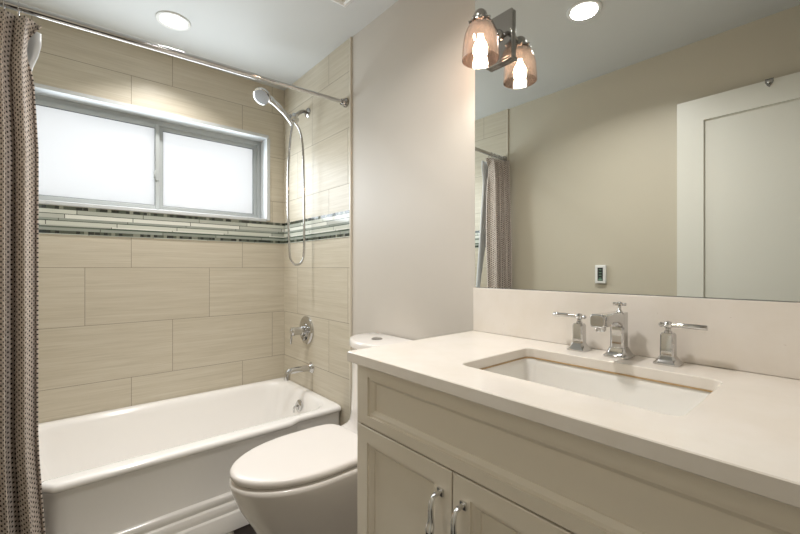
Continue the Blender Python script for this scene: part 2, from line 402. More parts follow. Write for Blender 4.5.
# over-door hook clipped on the top edge
hk = root('door_hook', (dx1, 0.281, dz1), 'small pointed metal hook clipped over the top of the white door', 'hook')
b = MB()
pts = [(0.016, 0.006), (0.016, -0.012), (0.009, -0.026), (0, -0.036), (-0.009, -0.026), (-0.016, -0.012), (-0.016, 0.006)]
ring = lambda x: [(x, 0.281+p, dz1+q) for p, q in pts]
b.loft([ring(dx1+0.001), ring(dx1+0.004)]); b.box(dx0+0.0, dx1+0.004, 0.269, 0.293, dz1+0.001, dz1+0.004)
b.build('clip', M_chrome_d, hk, bevel=0.0008)
b = MB(); b.lathe([(0.004, 0), (0.004, 0.008), (0.007, 0.011), (0.006, 0.016)], (dx1+0.004, 0.281, dz1-0.014), (1, 0, 0), 16); b.build('peg', M_chrome, hk, smooth=True)

# ------------------------------------------------------------------ bathtub
tub = root('bathtub', (0.44, 2.27, 0), 'white alcove bathtub with stepped apron molding', 'bathtub')
TX0, TX1, TY1, TZ = XL+0.010, XT-0.002, YW-0.002, 0.424
def outer(off=0.0, ins=0.0, z=0.0):
    P = [(TX0+ins, TY1-ins), (TX0+ins, 1.915+off)] 
    poly = [(TX0+ins, TY1-ins), (TX0+ins, 1.915+off), (-0.070, 1.915+off), (-0.025, 1.864+off), (0.88, 1.867+off), (0.935, 1.896+off), (TX1-ins-0.02, 1.893+off), (TX1-ins-0.006, 1.899+off), (TX1-ins, 1.915+off), (TX1-ins, TY1-ins)]
    return poly
CX, CY = 0.44, 2.29
base_poly = outer()
angs = sorted(set([round(math.atan2(y-CY, x-CX), 5) for x, y in base_poly] + [round(-PI+2*PI*(k+0.5)/110, 5) for k in range(110)]))
def cast(poly, a):
    dx, dy = math.cos(a), math.sin(a); best = None
    for i in range(len(poly)):
        x1, y1 = poly[i]; x2, y2 = poly[(i+1) % len(poly)]
        ex, ey = x2-x1, y2-y1; den = dx*ey-dy*ex
        if abs(den) < 1e-12: continue
        t = ((x1-CX)*ey-(y1-CY)*ex)/den; s_ = ((x1-CX)*dy-(y1-CY)*dx)/den
        if t > 0 and -1e-6 <= s_ <= 1+1e-6 and (best is None or t < best): best = t
    return (CX+dx*best, CY+dy*best)
def oring(off, ins, z): 
    p = outer(off, ins); return [(*cast(p, a), z) for a in angs]
def iring(x0, x1, y0, y1, r, z):
    p = [(q[0], q[1]) for q in rrect(x0, x1, y0, y1, r, 0, 10)]; return [(*cast(p, a), z) for a in angs]
b = MB()
rings = [oring(0.004, 0, 0.004), oring(-0.014, 0, 0.004), oring(-0.014, 0, 0.078), oring(-0.011, 0, 0.084), oring(-0.004, 0, 0.087), oring(-0.004, 0, 0.092), oring(-0.006, 0, 0.098), oring(-0.006, 0, 0.122), oring(-0.002, 0, 0.128), oring(0.005, 0, 0.131), oring(0.005, 0, 0.136),
         oring(0.000, 0, 0.142), oring(0.000, 0, 0.160), oring(0.003, 0, 0.166), oring(0.014, 0, 0.172), oring(0.014, 0, 0.386), oring(0.010, 0, 0.392), oring(0.0, 0, 0.397), oring(-0.003, 0, 0.404),
         oring(-0.002, 0, 0.412), oring(0.003, 0.001, 0.419), oring(0.012, 0.003, TZ-0.001), oring(0.020, 0.006, TZ),
         iring(-0.250, 1.160, 1.928, 2.640, 0.13, TZ), iring(-0.238, 1.150, 1.940, 2.630, 0.125, TZ-0.0025), iring(-0.225, 1.142, 1.951, 2.620, 0.12, TZ-0.009), iring(-0.213, 1.135, 1.960, 2.612, 0.12, TZ-0.022), iring(-0.20, 1.129, 1.966, 2.606, 0.12, TZ-0.045),
         iring(-0.14, 1.112, 1.985, 2.588, 0.12, 0.30), iring(-0.08, 1.09, 2.01, 2.565, 0.13, 0.16), iring(-0.03, 1.065, 2.04, 2.535, 0.14, 0.10), iring(0.02, 1.03, 2.08, 2.495, 0.14, 0.075), iring(0.10, 0.95, 2.15, 2.43, 0.12, 0.068)]
b.loft(rings)
b.build('tub_shell', M_tub, tub, smooth=True, auto=50)
ov = MB(); oc = (1.1135, 2.262, 0.345)
ax = Vector((-1, 0, 0.12)).normalized()
ov.lathe([(0.036, -0.004), (0.036, 0.004), (0.030, 0.009), (0.012, 0.012)], oc, ax, 28)
ovp = ov.build('overflow_plate', M_chrome, tub, smooth=True, auto=40)
ov = MB(); c0 = Vector(oc)+ax*0.010
ov.tube([c0, c0+ax*0.016, c0+ax*0.024+Vector((0, 0, -0.012)), c0+ax*0.026+Vector((0, 0, -0.038))], [0.007, 0.007, 0.006, 0.005], 10)
o = ov.build('overflow_lever', M_chrome, ovp, smooth=True); o.matrix_parent_inverse = Matrix.Translation(-tub.location)
for q in (ovp,): pass
o.parent = ovp; o.matrix_parent_inverse = Matrix.Identity(4)
ov = MB(); ov.lathe([(0.034, 0), (0.034, 0.004), (0.026, 0.007), (0.02, 0.012)], (0.88, 2.29, 0.067), (0, 0, 1), 28); ov.build('drain', M_chrome, tub, smooth=True, auto=40)

# ------------------------------------------------------------------ tub spout, valve, shower
sp = root('tub_spout', (XT, 2.262, 0.567), 'chrome tub spout on the beige tile above the tub', 'spout')
b = MB(); b.lathe([(0.034, 0), (0.034, 0.004), (0.026, 0.010), (0.021, 0.020)], (XT, 2.262, 0.567), (-1, 0, 0), 28); b.build('flange', M_chrome, sp, smooth=True, auto=50)
b = MB(); b.tube(spline([(XT-0.01, 2.262, 0.567), (1.14, 2.262, 0.570), (1.07, 2.262, 0.570), (1.045, 2.262, 0.562), (1.036, 2.262, 0.545), (1.034, 2.262, 0.520)], 6), 0.019, 16); b.build('spout_tube', M_chrome, sp, smooth=True, auto=60)
va = root('shower_valve', (XT, 2.325, 0.80), 'round chrome valve plate with lever handle above the tub spout', 'valve')
b = MB(); b.lathe([(0.090, 0), (0.090, 0.008), (0.082, 0.014), (0.045, 0.017), (0.045, 0.022), (0.040, 0.024), (0.030, 0.024)], (XT, 2.325, 0.80), (-1, 0, 0), 40); b.build('escutcheon', M_chrome, va, smooth=True, auto=35)
b = MB(); b.lathe([(0.020, 0.02), (0.020, 0.022), (0.017, 0.03), (0.010, 0.034)], (XT, 2.325, 0.752), (-1, 0, 0), 20); b.build('diverter_knob', M_chrome_d, va, smooth=True, auto=40)
b = MB(); b.lathe([(0.030, 0.02), (0.030, 0.04), (0.026, 0.045), (0.026, 0.085), (0.028, 0.09), (0.028, 0.104), (0.020, 0.110)], (XT, 2.325, 0.80), (-1, 0, 0), 28)
h = b.build('handle_hub', M_chrome, va, smooth=True, auto=35)
b = MB(); b.tube([(1.098, 2.325, 0.815), (1.096, 2.325, 0.79), (1.092, 2.325, 0.765), (1.088, 2.325, 0.728), (1.088, 2.325, 0.722)], [0.011, 0.010, 0.007, 0.006, 0.003], 12); b.build('lever', M_chrome, h, smooth=True).matrix_parent_inverse = Matrix.Identity(4)

hs = root('hand_shower', (1.05, 2.245, 2.09), 'chrome handheld shower head on a wall arm with a hanging hose loop', 'hand shower')
b = MB(); b.lathe([(0.032, 0), (0.032, 0.004), (0.022, 0.012), (0.013, 0.016)], (XT, 2.311, 2.205), (-1, 0, 0), 28); b.build('wall_flange', M_chrome_d, hs, smooth=True, auto=45)
b = MB(); b.tube(spline([(XT-0.005, 2.311, 2.205), (1.165, 2.305, 2.204), (1.125, 2.285, 2.178), (1.085, 2.265, 2.135)], 6), 0.0115, 14); b.build('arm_pipe', M_chrome_d, hs, smooth=True)
b = MB(); b.tube([(1.088, 2.265, 2.150), (1.078, 2.258, 2.125), (1.07, 2.250, 2.098)], [0.018, 0.020, 0.017], 16); b.tube([(1.10, 2.262, 2.118), (1.045, 2.245, 2.122)], 0.017, 16); b.build('holder', M_chrome, hs, smooth=True, auto=45)
hd = Vector((0.895, 2.295, 2.222)); dn = Vector((-0.55, -0.42, -0.72)).normalized()
b = MB(); b.lathe([(0.012, -0.034), (0.030, -0.026), (0.047, -0.008), (0.052, 0.004), (0.050, 0.012), (0.044, 0.014), (0.040, 0.010), (0.01, 0.010)], hd, dn, 36)
head = b.build('shower_head', M_chrome, hs, smooth=True, auto=40)
b = MB(); b.lathe([(0.0425, 0.009), (0.0425, 0.0125), (0.03, 0.0135), (0.005, 0.014)], hd, dn, 32); fp_ = b.build('spray_face', mat('silver_face', (0.42, 0.43, 0.45), 0.3, 0.6), head, smooth=True, auto=40); fp_.matrix_parent_inverse = Matrix.Identity(4)
b = MB()
u_ = dn.orthogonal().normalized(); v_ = dn.cross(u_)
for rr, nn in ((0.034, 16), (0.020, 10), (0.008, 4)):
    for k in range(nn):
        a = 2*PI*k/nn; p = hd + (u_*math.cos(a)+v_*math.sin(a))*rr; b.tube([p+dn*0.011, p+dn*0.017], 0.0022, 6)
nz = b.build('spray_nozzles', mat('nozzle_rubber', (0.35, 0.36, 0.38), 0.5), head, smooth=True); nz.matrix_parent_inverse = Matrix.Identity(4)
b = MB(); b.tube(spline([hd-dn*0.022, (0.945, 2.28, 2.205), (1.0, 2.262, 2.158), (1.045, 2.248, 2.105), (1.062, 2.242, 2.075)], 6), [0.020]*7+[0.017]*6+[0.0145]*6+[0.0135]*6, 16); b.build('handle', M_chrome, hs, smooth=True)
b = MB()
hp = spline([(1.062, 2.242, 2.078), (1.052, 2.25, 2.0), (1.038, 2.25, 1.80), (1.036, 2.25, 1.60), (1.040, 2.25, 1.42), (1.047, 2.25, 1.28), (1.066, 2.25, 1.236), (1.092, 2.25, 1.222), (1.122, 2.25, 1.236), (1.140, 2.25, 1.29), (1.143, 2.25, 1.45), (1.140, 2.25, 1.75), (1.134, 2.25, 1.95), (1.118, 2.25, 2.04), (1.096, 2.252, 2.085), (1.075, 2.252, 2.105)], 14)
rr = [0.0078 if i % 2 else 0.0068 for i in range(len(hp))]
b.tube(hp, rr, 10); b.build('hose', M_chrome, hs, smooth=True)

# ------------------------------------------------------------------ shower rod, rings, curtain, liner
A = Vector((XL+0.008, 1.845, 2.078)); B_ = Vector((XT, 1.858, 2.125))
rod = root('shower_rod', (0.45, 1.85, 2.10), 'chrome tension shower rod spanning the tub alcove', 'curtain rod')
def rp(x): return A + (B_-A)*((x-A.x)/(B_.x-A.x))
b = MB(); b.tube([rp(0.69), rp(1.185)], 0.0105, 16); b.build('inner_tube', M_chrome, rod, smooth=True, auto=60)
b = MB(); b.tube([rp(-0.285), rp(0.70)], 0.0135, 16); b.build('outer_tube', M_chrome, rod, smooth=True, auto=60)
d = (B_-A).normalized()
for e, s_ in ((A, 1), (B_, -1)):
    b = MB(); b.lathe([(0.026, 0), (0.026, 0.010), (0.020, 0.018), (0.017, 0.032)], e, d*s_, 24); b.build('end_flange', M_chrome_d, rod, smooth=True, auto=35)
def cloth(name, m, x0, x1, ztop, zbot, yfun, nx, nz, parent=None, thick=0.003, width=1.1):
    vs = []; fs = []; uvs = []
    for j in range(nz+1):
        tz = j/nz
        for i in range(nx+1):
            tx = i/nx; x, y = yfun(tx, tz); z = ztop(tx) + (zbot-ztop(tx))*tz
            vs.append((x, y, z)); uvs.append((tx*width, z))
    for j in range(nz):
        for i in range(nx):
            a = j*(nx+1)+i; fs.append((a, a+1, a+nx+2, a+nx+1))
    me = bpy.data.meshes.new(name); me.from_pydata(vs, [], fs); uvl = me.uv_layers.new(name='UVMap')
    for l in me.loops: uvl.data[l.index].uv = uvs[l.vertex_index]
    for p in me.polygons: p.use_smooth = True
    me.materials.append(m); o = bpy.data.objects.new(name, me); C.objects.link(o)
    s = o.modifiers.new('solid', 'SOLIDIFY'); s.thickness = thick; s.offset = 0
    if parent: o.parent = parent; o.matrix_parent_inverse = Matrix.Translation(-parent.location)
    return o
NF = 4.3
def cur(tx, tz):
    # folds: gathered between the left wall and x = -0.06, opening a little towards the hem
    ph = tx*NF*2*PI
    spread = 1.0 + 0.06*max(0, tz-0.75)*4
    x = -0.282 + (0.215*spread)*tx + 0.007*math.sin(2*ph)*(1-tx**6)
    # near-rod pinch
    amp = (0.024 + 0.022*min(1, tz*3.0))*(1 - 0.35*tx*tz)
    y = 1.775 + 0.056*min(1, tx*1.8) - 0.034*tx*min(1, tz*1.6) + amp*math.sin(ph+0.6) + 0.006*math.sin(3.1*tz+7*tx)
    # leading edge curls towards the camera and swings
    e = max(0, (tx-0.90)/0.10)
    x += tx*(-0.020*min(1, tz*12)*max(0, 1-tz*4.5) + 0.020*max(0, tz-0.7)/0.3)
    x += e*(0.012*math.exp(-(tz/0.014)**2) - 0.026*math.exp(-((tz-0.045)/0.030)**2))
    return x, y
cu = cloth('shower_curtain', M_weave, 0, 0, lambda tx: 2.052 - 0.010*abs(math.sin(tx*NF*PI)), 0.05, cur, 150, 60, None, 0.004, 1.15)
tag(cu, 'taupe waffle weave shower curtain gathered at the left end of the rod', 'shower curtain')
def lin(tx, tz):
    q = min(1, tz*1.35); x = -0.265 + 0.16*q + (0.205 - 0.165*q)*tx; y = 1.893 + 0.100*q + 0.010*math.sin(tx*4*2*PI); x -= 0.030*tx*min(1, max(0, tz-0.035)*18)
    return x, y
li = cloth('curtain_liner', M_liner, 0, 0, lambda tx: 2.035, 0.385, lin, 80, 40, None, 0.0015, 0.9)
for v in li.data.vertices:
    pass
tag(li, 'white vinyl liner hanging inside the tub behind the woven curtain', 'curtain liner')
rg = root('curtain_ring', (0, 0, 0), 'metal curtain ring over the rod', 'curtain ring', 'curtain rings on the rod')
def ring_mesh():
    b = MB(); R = 0.021; n = 28
    pts = [Vector((0, R*math.sin(2*PI*k/n), 0.0 + R*1.25*math.cos(2*PI*k/n)-0.010)) for k in range(n)]
    rings = []
    for k, p in enumerate(pts):
        t = (pts[(k+1) % n]-pts[k-1]).normalized(); a = Vector((1, 0, 0)); c = t.cross(a).normalized()
        rings.append([p+(a*math.cos(q)+c*math.sin(q))*0.0018 for q in [2*PI*j/8 for j in range(8)]])
    b.loft(rings, closed=True); return b
C.objects.unlink(rg); bpy.data.objects.remove(rg)
r0 = ring_mesh().build('curtain_ring', M_chrome, None, smooth=True)
ringx = [-0.270, -0.240, -0.210, -0.180, -0.150, -0.115]
words = ['nearest the left wall', 'second from the left wall', 'third from the left wall', 'third from the open end of the curtain', 'second from the open end of the curtain', 'at the open end of the curtain']
for i, x in enumerate(ringx):
    r = r0 if i == 0 else r0.copy()
    if i: C.objects.link(r)
    r.location = rp(x); tag(r, 'thin chrome curtain ring on the rod, ' + words[i], 'curtain ring', 'curtain rings on the rod')

# ------------------------------------------------------------------ toilet
YC = 1.418
toi = root('toilet', (0.85, YC, 0), 'white one piece toilet with closed lid beside the vanity', 'toilet')
def egg(xc, xf, xb, w, z, n=56, pb=2.6, yc=YC):
    out = []
    for k in range(n):
        a = 2*PI*k/n; ca, sa = math.cos(a), math.sin(a)
        if ca >= 0:   # front (towards -X)
            out.append((xc - (xc-xf)*ca, yc + w*sa, z))
        else:
            p = 2/pb; out.append((xc + (xb-xc)*abs(ca)**p, yc + w*math.copysign(abs(sa)**p, sa), z))
    return out
b = MB()
b.loft([egg(0.80, 0.60, 1.195, 0.125, 0.0, pb=5), egg(0.80, 0.595, 1.195, 0.128, 0.03, pb=5), egg(0.80, 0.585, 1.195, 0.13, 0.10, pb=5), egg(0.79, 0.56, 1.195, 0.138, 0.18, pb=5),
        egg(0.77, 0.515, 1.195, 0.155, 0.27, pb=5), egg(0.75, 0.475, 1.195, 0.174, 0.34, pb=5), egg(0.74, 0.452, 1.195, 0.190, 0.400, pb=5), egg(0.74, 0.443, 1.195, 0.196, 0.428, pb=5), egg(0.74, 0.442, 1.195, 0.197, 0.440, pb=5),
        egg(0.74, 0.448, 1.193, 0.192, 0.446, pb=5)])
b.build('bowl', M_porc, toi, smooth=True, auto=60)
b = MB(); b.loft([egg(0.745, 0.462, 0.955, 0.175, 0.4465, pb=3.2), egg(0.745, 0.460, 0.958, 0.177, 0.449, pb=3.2), egg(0.745, 0.460, 0.958, 0.177, 0.452, pb=3.2), egg(0.745, 0.462, 0.955, 0.175, 0.4545, pb=3.2)])
b.build('seat', M_porc, toi, smooth=True, auto=60)
b = MB(); b.loft([egg(0.75, 0.455, 0.960, 0.181, 0.4550, pb=5.5), egg(0.75, 0.449, 0.968, 0.190, 0.4565, pb=5.5), egg(0.75, 0.445, 0.970, 0.194, 0.460, pb=5.5), egg(0.75, 0.444, 0.970, 0.194, 0.472, pb=5.5), egg(0.75, 0.447, 0.968, 0.191, 0.478, pb=5.5),
                  egg(0.75, 0.453, 0.962, 0.186, 0.4815, pb=5.5), egg(0.75, 0.468, 0.948, 0.174, 0.4830, pb=5.5), egg(0.75, 0.53, 0.90, 0.13, 0.4838, pb=5.5)])
b.build('lid', mat('white_lid_plastic', srgb(236, 230, 224), 0.28), toi, smooth=True, auto=70)
# flared tank
def tankr(xs, bow, hw, p, z, xb=1.199):
    pts = []
    for k in range(41):   # bowed front
        a = PI*k/40; pts.append((xs - bow*max(0, math.sin(a))**p, YC - hw*math.cos(a), z))
    return [(xb, YC-hw, z)] + pts + [(xb, YC+hw, z)]
b = MB(); b.loft([tankr(1.02, 0.075, 0.194, 0.5, 0.444), tankr(1.045, 0.075, 0.189, 0.6, 0.450), tankr(1.066, 0.075, 0.184, 0.8, 0.462), tankr(1.078, 0.080, 0.181, 1.0, 0.485), tankr(1.083, 0.082, 0.180, 1.1, 0.53), tankr(1.085, 0.088, 0.180, 1.3, 0.64), tankr(1.088, 0.096, 0.182, 1.5, 0.75), tankr(1.088, 0.098, 0.183, 1.6, 0.838)])
b.build('tank', M_porc, toi, smooth=True, auto=60)
b = MB()
b.loft([tankr(1.084, 0.100, 0.185, 1.6, 0.840), tankr(1.080, 0.104, 0.191, 1.6, 0.845), tankr(1.080, 0.104, 0.191, 1.6, 0.867), tankr(1.083, 0.102, 0.188, 1.6, 0.873), tankr(1.090, 0.098, 0.181, 1.6, 0.875)])
b.build('tank_lid', M_porc, toi, smooth=True, auto=50)
b = MB(); b.lathe([(0.026, 0), (0.026, 0.003), (0.022, 0.005), (0.005, 0.005)], (1.095, YC+0.02, 0.875), (0, 0, 1), 28); b.build('flush_button', M_chrome_d, toi, smooth=True, auto=40)

# ------------------------------------------------------------------ vanity
VY0, VY1, VX0, VX1 = -0.105, 0.935, 0.640, 1.180
FZ = 0.936
van = root('vanity_cabinet', (0.93, 0.42, 0), 'cream shaker vanity cabinet under the quartz counter', 'cabinet')
b = MB(); t_ = 0.018
b.box(VX0+0.001, VX1, VY1-t_, VY1, 0.0, FZ-0.001)      # far side
b.box(VX0+0.001, VX1, VY0, VY0+t_, 0.0, FZ-0.001)      # near side
b.box(VX0+0.03, VX1, VY0+t_, VY1-t_, 0.10, 0.12)       # bottom
b.box(VX1-0.012, VX1, VY0+t_, VY1-t_, 0.12, FZ-0.001)  # back
b.box(VX0+0.06, VX0+0.075, VY0+t_, VY1-t_, 0.0, 0.10)  # toe kick
b.build('carcass', M_cab, van, bevel=0.001)
bx('gap_shade_sheet', M_gap_shade, VX0+0.021, VX0+0.028, VY0+t_, VY1-t_, 0.121, FZ-0.002, van)  # near-black sheet behind the fronts, painted shade for the gaps between them
def shaker(name, y0, y1, z0, z1, st, rl, parent=van):
    """door or drawer front: frame, small bead step, recessed panel"""
    b = MB(); xf, xb = VX0, VX0+0.020
    def r(x, i): return [(x, y0+i, z0+i), (x, y1-i, z0+i), (x, y1-i, z1-i), (x, y0+i, z1-i)]
    def q(x, a, c): return [(x, y0+a, z0+c), (x, y1-a, z0+c), (x, y1-a, z1-c), (x, y0+a, z1-c)]
    rings = [q(xb, 0, 0), q(xf+0.0015, 0, 0), q(xf, 0.0015, 0.0015), q(xf, st, rl), q(xf+0.005, st+0.001, rl+0.001), q(xf+0.005, st+0.008, rl+0.008), q(xf+0.012, st+0.017, rl+0.017), q(xf+0.015, st+0.018, rl+0.018)]
    b.loft(rings); return b.build(name, M_cab, parent)
shaker('false_front', VY0+0.002, VY1-0.001, 0.762, FZ-0.009, 0.050, 0.028)
d1 = shaker('door', 0.5735, VY1-0.001, 0.11, 0.758, 0.048, 0.042)
d2 = shaker('door', 0.212, 0.5705, 0.11, 0.758, 0.048, 0.042)
for k in range(3):
    z0 = 0.11+k*0.2165; dr = shaker('drawer', VY0+0.002, 0.209, z0, z0+0.2135, 0.040, 0.036)
    b = MB(); b.tube(spline([(VX0+0.002, 0.10, z0+0.107), (VX0-0.026, 0.095, z0+0.107), (VX0-0.034, 0.05, z0+0.107), (VX0-0.026, 0.007, z0+0.107), (VX0+0.002, 0.0, z0+0.107)], 6), 0.006, 10)
    b.build('handle', M_chrome, dr, smooth=True).matrix_parent_inverse = Matrix.Identity(4)
M_pull = mat('bright_chrome_pull', (0.72, 0.72, 0.72), 0.08, 1.0)
def pull(yc, zt, L, parent):
    b = MB()
    for z in (zt, zt-L): b.box(VX0-0.005, VX0+0.001, yc-0.008, yc+0.008, z-0.008, z+0.008); b.tube([(VX0-0.004, yc, z), (VX0-0.020, yc, z)], 0.0055, 10)
    pts = spline([(VX0-0.016, yc, zt+0.001), (VX0-0.028, yc, zt-0.006), (VX0-0.034, yc, zt-0.025), (VX0-0.033, yc, zt-0.055), (VX0-0.037, yc, zt-L/2), (VX0-0.033, yc, zt-L+0.055), (VX0-0.034, yc, zt-L+0.025), (VX0-0.028, yc, zt-L+0.006), (VX0-0.016, yc, zt-L-0.001)], 8)
    n = len(pts); rad = [0.0056 + 0.0058*math.exp(-((i/(n-1)-0.5)/0.17)**2) for i in range(n)]
    b.tube(pts, rad, 14, True, 0.75)
    o = b.build('handle', M_pull, parent, smooth=True, auto=50); o.matrix_parent_inverse = Matrix.Identity(4)
    return o
pull(0.604, 0.702, 0.145, d1); pull(0.538, 0.702, 0.145, d2)
# re-anchor children of children (parts are built in world coordinates)

# counter with rounded cut-out
CXF, CXB, CY0, CY1, CZ0, CZ1 = 0.6125, XR-0.001, VY0-0.012, 0.947, FZ, 0.964
SX0, SX1, SY0, SY1 = 0.741, 1.050, 0.181, 0.638
def hole(g, z, r=0.022): return rrect(SX0+g, SX1-g, SY0+g, SY1-g, max(r-g, 0.004), z, 6)
def outr(g, z): return rrect(CXF+g, CXB, CY0, CY1-g, 0.006, z, 6)
b = MB(); e = 0.0018
b.loft([outr(e, CZ0), outr(0, CZ0+e), outr(0, CZ1-e), outr(e, CZ1), hole(-e, CZ1), hole(0, CZ1-e), hole(0, CZ0)], closed=True)
ct = b.build('countertop', M_quartz, None, smooth=True, auto=30)
tag(ct, 'cream quartz countertop with a rectangular sink cutout', 'countertop')
sk = root('sink', (0.895, 0.41, 0.80), 'white rectangular undermount sink set into the quartz counter', 'sink')
b = MB()
def hh(g, z, r): return rrect(SX0+g, SX1-g, SY0+g, SY1-g, r, z, 8)
b.loft([hh(-0.03, CZ0-0.001, 0.03), hh(-0.002, CZ0-0.001, 0.03), hh(0.0, CZ0-0.004, 0.03), hh(0.002, CZ0-0.02, 0.032), hh(0.008, 0.85, 0.036), hh(0.020, 0.815, 0.045), hh(0.045, 0.797, 0.05), hh(0.09, 0.790, 0.05), hh(0.09, 0.778, 0.05), hh(0.04, 0.785, 0.05), hh(0.008, 0.81, 0.045), hh(-0.006, 0.85, 0.036), hh(-0.010, CZ0-0.014, 0.03), hh(-0.03, CZ0-0.012, 0.03)], closed=False, cap0=False, cap1=False)
# close the bottom and the flange
n_ = len(hh(0, 0, 0.03)); b.f.append(tuple(range(7*n_, 8*n_))); b.f.append(tuple(reversed(range(8*n_, 9*n_))))
for j in range(n_): b.f.append((13*n_+j, 13*n_+(j+1) % n_, (j+1) % n_, j))
b.f = [f for f in b.f if not (len(f) == 4 and min(f) >= 7*n_ and max(f) < 9*n_ and min(f) < 8*n_ and max(f) >= 8*n_)]
b.build('basin', mat('sink_porcelain', srgb(240, 237, 231), 0.1, coat=0.4), sk, smooth=True, auto=50)
b = MB(); b.lathe([(0.030, 0), (0.030, 0.003), (0.022, 0.004), (0.020, 0.001), (0.004, 0.001)], (0.93, 0.41, 0.7905), (0, 0, 1), 28); b.build('drain', M_chrome, sk, smooth=True, auto=40)
b = MB()
b.loft([hole(0.0008, CZ0+0.0035), hole(0.0022, CZ0+0.0025), hole(0.0022, CZ0-0.0005), hole(0.0, CZ0-0.0005)], closed=True)
b.build('sealant_bead', M_caulk, sk)
bsp = bx('backsplash', M_quartz, 1.180, XR-0.001, CY0, CY1+0.002, CZ1+0.0005, 1.127, bevel=0.0015); tag(bsp, 'cream quartz backsplash strip below the mirror', 'backsplash')
# mirror
MY1 = 0.953
mir = root('wall_mirror', (1.2, 0.41, 1.128), 'large frameless wall mirror above the backsplash', 'mirror')
bx('mirror_glass', M_mirror, XT, XT+0.003, CY0, 0.955, 1.1285, 2.40, mir)
bx('mirror_backing', M_mirror_edge, XT+0.0031, XR-0.0005, CY0, 0.9565, 1.1275, 2.4015, mir)

# ------------------------------------------------------------------ faucet set
def octo(x, y, hw, ch, z, hx=None):
    hx = hx or hw
    return [(x-hx+ch, y-hw, z), (x+hx-ch, y-hw, z), (x+hx, y-hw+ch, z), (x+hx, y+hw-ch, z), (x+hx-ch, y+hw, z), (x-hx+ch, y+hw, z), (x-hx, y+hw-ch, z), (x-hx, y-hw+ch, z)]
Z0 = CZ1+0.0003
fx, fy = 1.128, 0.414
fa = root('faucet', (fx, fy, CZ1), 'chrome three piece faucet with squared spout and two lever handles behind the sink', 'faucet')
b = MB(); b.loft([octo(fx, fy, 0.031, 0.007, Z0), octo(fx, fy, 0.031, 0.007, Z0+0.005), octo(fx, fy, 0.027, 0.006, Z0+0.008), octo(fx, fy, 0.023, 0.006, Z0+0.016), octo(fx, fy, 0.0195, 0.005, Z0+0.024), octo(fx, fy, 0.0195, 0.005, Z0+0.026)]); b.build('base', M_chrome, fa, bevel=0.001)
b = MB(); b.loft([octo(fx, fy, 0.0175, 0.005, Z0+0.024), octo(fx, fy, 0.0175, 0.005, Z0+0.085), octo(fx, fy, 0.0175, 0.005, Z0+0.119)])
b.build('column', M_chrome, fa, bevel=0.001)
b = MB()
def sec(x, hw, z0, z1): c = 0.004; return [(x, fy-hw+c, z0), (x, fy+hw-c, z0), (x, fy+hw, z0+c), (x, fy+hw, z1-c), (x, fy+hw-c, z1), (x, fy-hw+c, z1), (x, fy-hw, z1-c), (x, fy-hw, z0+c)]
b.loft([sec(fx-0.012, 0.0172, Z0+0.075, Z0+0.119), sec(fx-0.022, 0.0165, Z0+0.085, Z0+0.1195), sec(fx-0.045, 0.016, Z0+0.095, Z0+0.1205), sec(fx-0.080, 0.016, Z0+0.096, Z0+0.1215), sec(fx-0.098, 0.017, Z0+0.090, Z0+0.122), sec(fx-0.135, 0.017, Z0+0.090, Z0+0.123), sec(fx-0.138, 0.0155, Z0+0.093, Z0+0.119)])
b.build('spout', M_chrome, fa, bevel=0.001)
b = MB(); b.lathe([(0.013, 0.012), (0.013, 0.0), (0.011, -0.005), (0.004, -0.006)], (fx-0.118, fy, Z0+0.085), (0, 0, 1), 24); b.build('aerator', M_chrome, fa, smooth=True, auto=40)
b = MB(); b.lathe([(0.009, 0), (0.006, 0.004), (0.004, 0.008), (0.004, 0.016), (0.008, 0.018), (0.008, 0.024), (0.004, 0.027)], (fx+0.004, fy, Z0+0.119), (0, 0, 1), 20)
b.tube([(fx+0.004, fy-0.016, Z0+0.140), (fx+0.004, fy+0.016, Z0+0.140)], 0.004, 10); b.build('lift_knob', M_chrome, fa, smooth=True, auto=40)
def fhandle(y, s_):
    x = fx+0.005
    b = MB(); b.loft([octo(x, y, 0.027, 0.006, Z0), octo(x, y, 0.027, 0.006, Z0+0.004), octo(x, y, 0.023, 0.006, Z0+0.008), octo(x, y, 0.018, 0.005, Z0+0.016), octo(x, y, 0.015, 0.004, Z0+0.021), octo(x, y, 0.0145, 0.004, Z0+0.072), octo(x, y, 0.012, 0.004, Z0+0.077)])
    b.lathe([(0.0085, 0.0), (0.0085, 0.004), (0.006, 0.006), (0.006, 0.011), (0.009, 0.014), (0.010, 0.021), (0.007, 0.027), (0.002, 0.029)], (x, y, Z0+0.077), (0, 0, 1), 20)
    r = b.build('handle', M_chrome, fa, smooth=True, auto=30)
    b = MB(); zl = Z0+0.096
    pts = [(x, y-s_*0.020, zl), (x, y-s_*0.016, zl), (x, y-s_*0.010, zl), (x, y+s_*0.010, zl), (x, y+s_*0.020, zl+0.001), (x, y+s_*0.045, zl+0.0015), (x, y+s_*0.077, zl+0.001), (x, y+s_*0.078, zl+0.001)]
    b.tube(pts, [0.003, 0.0065, 0.004, 0.0045, 0.0052, 0.0062, 0.0064, 0.0056], 12); b.build('lever', M_chrome, r, smooth=True, auto=60)
fhandle(0.523, 1)
fhandle(0.303, -1)

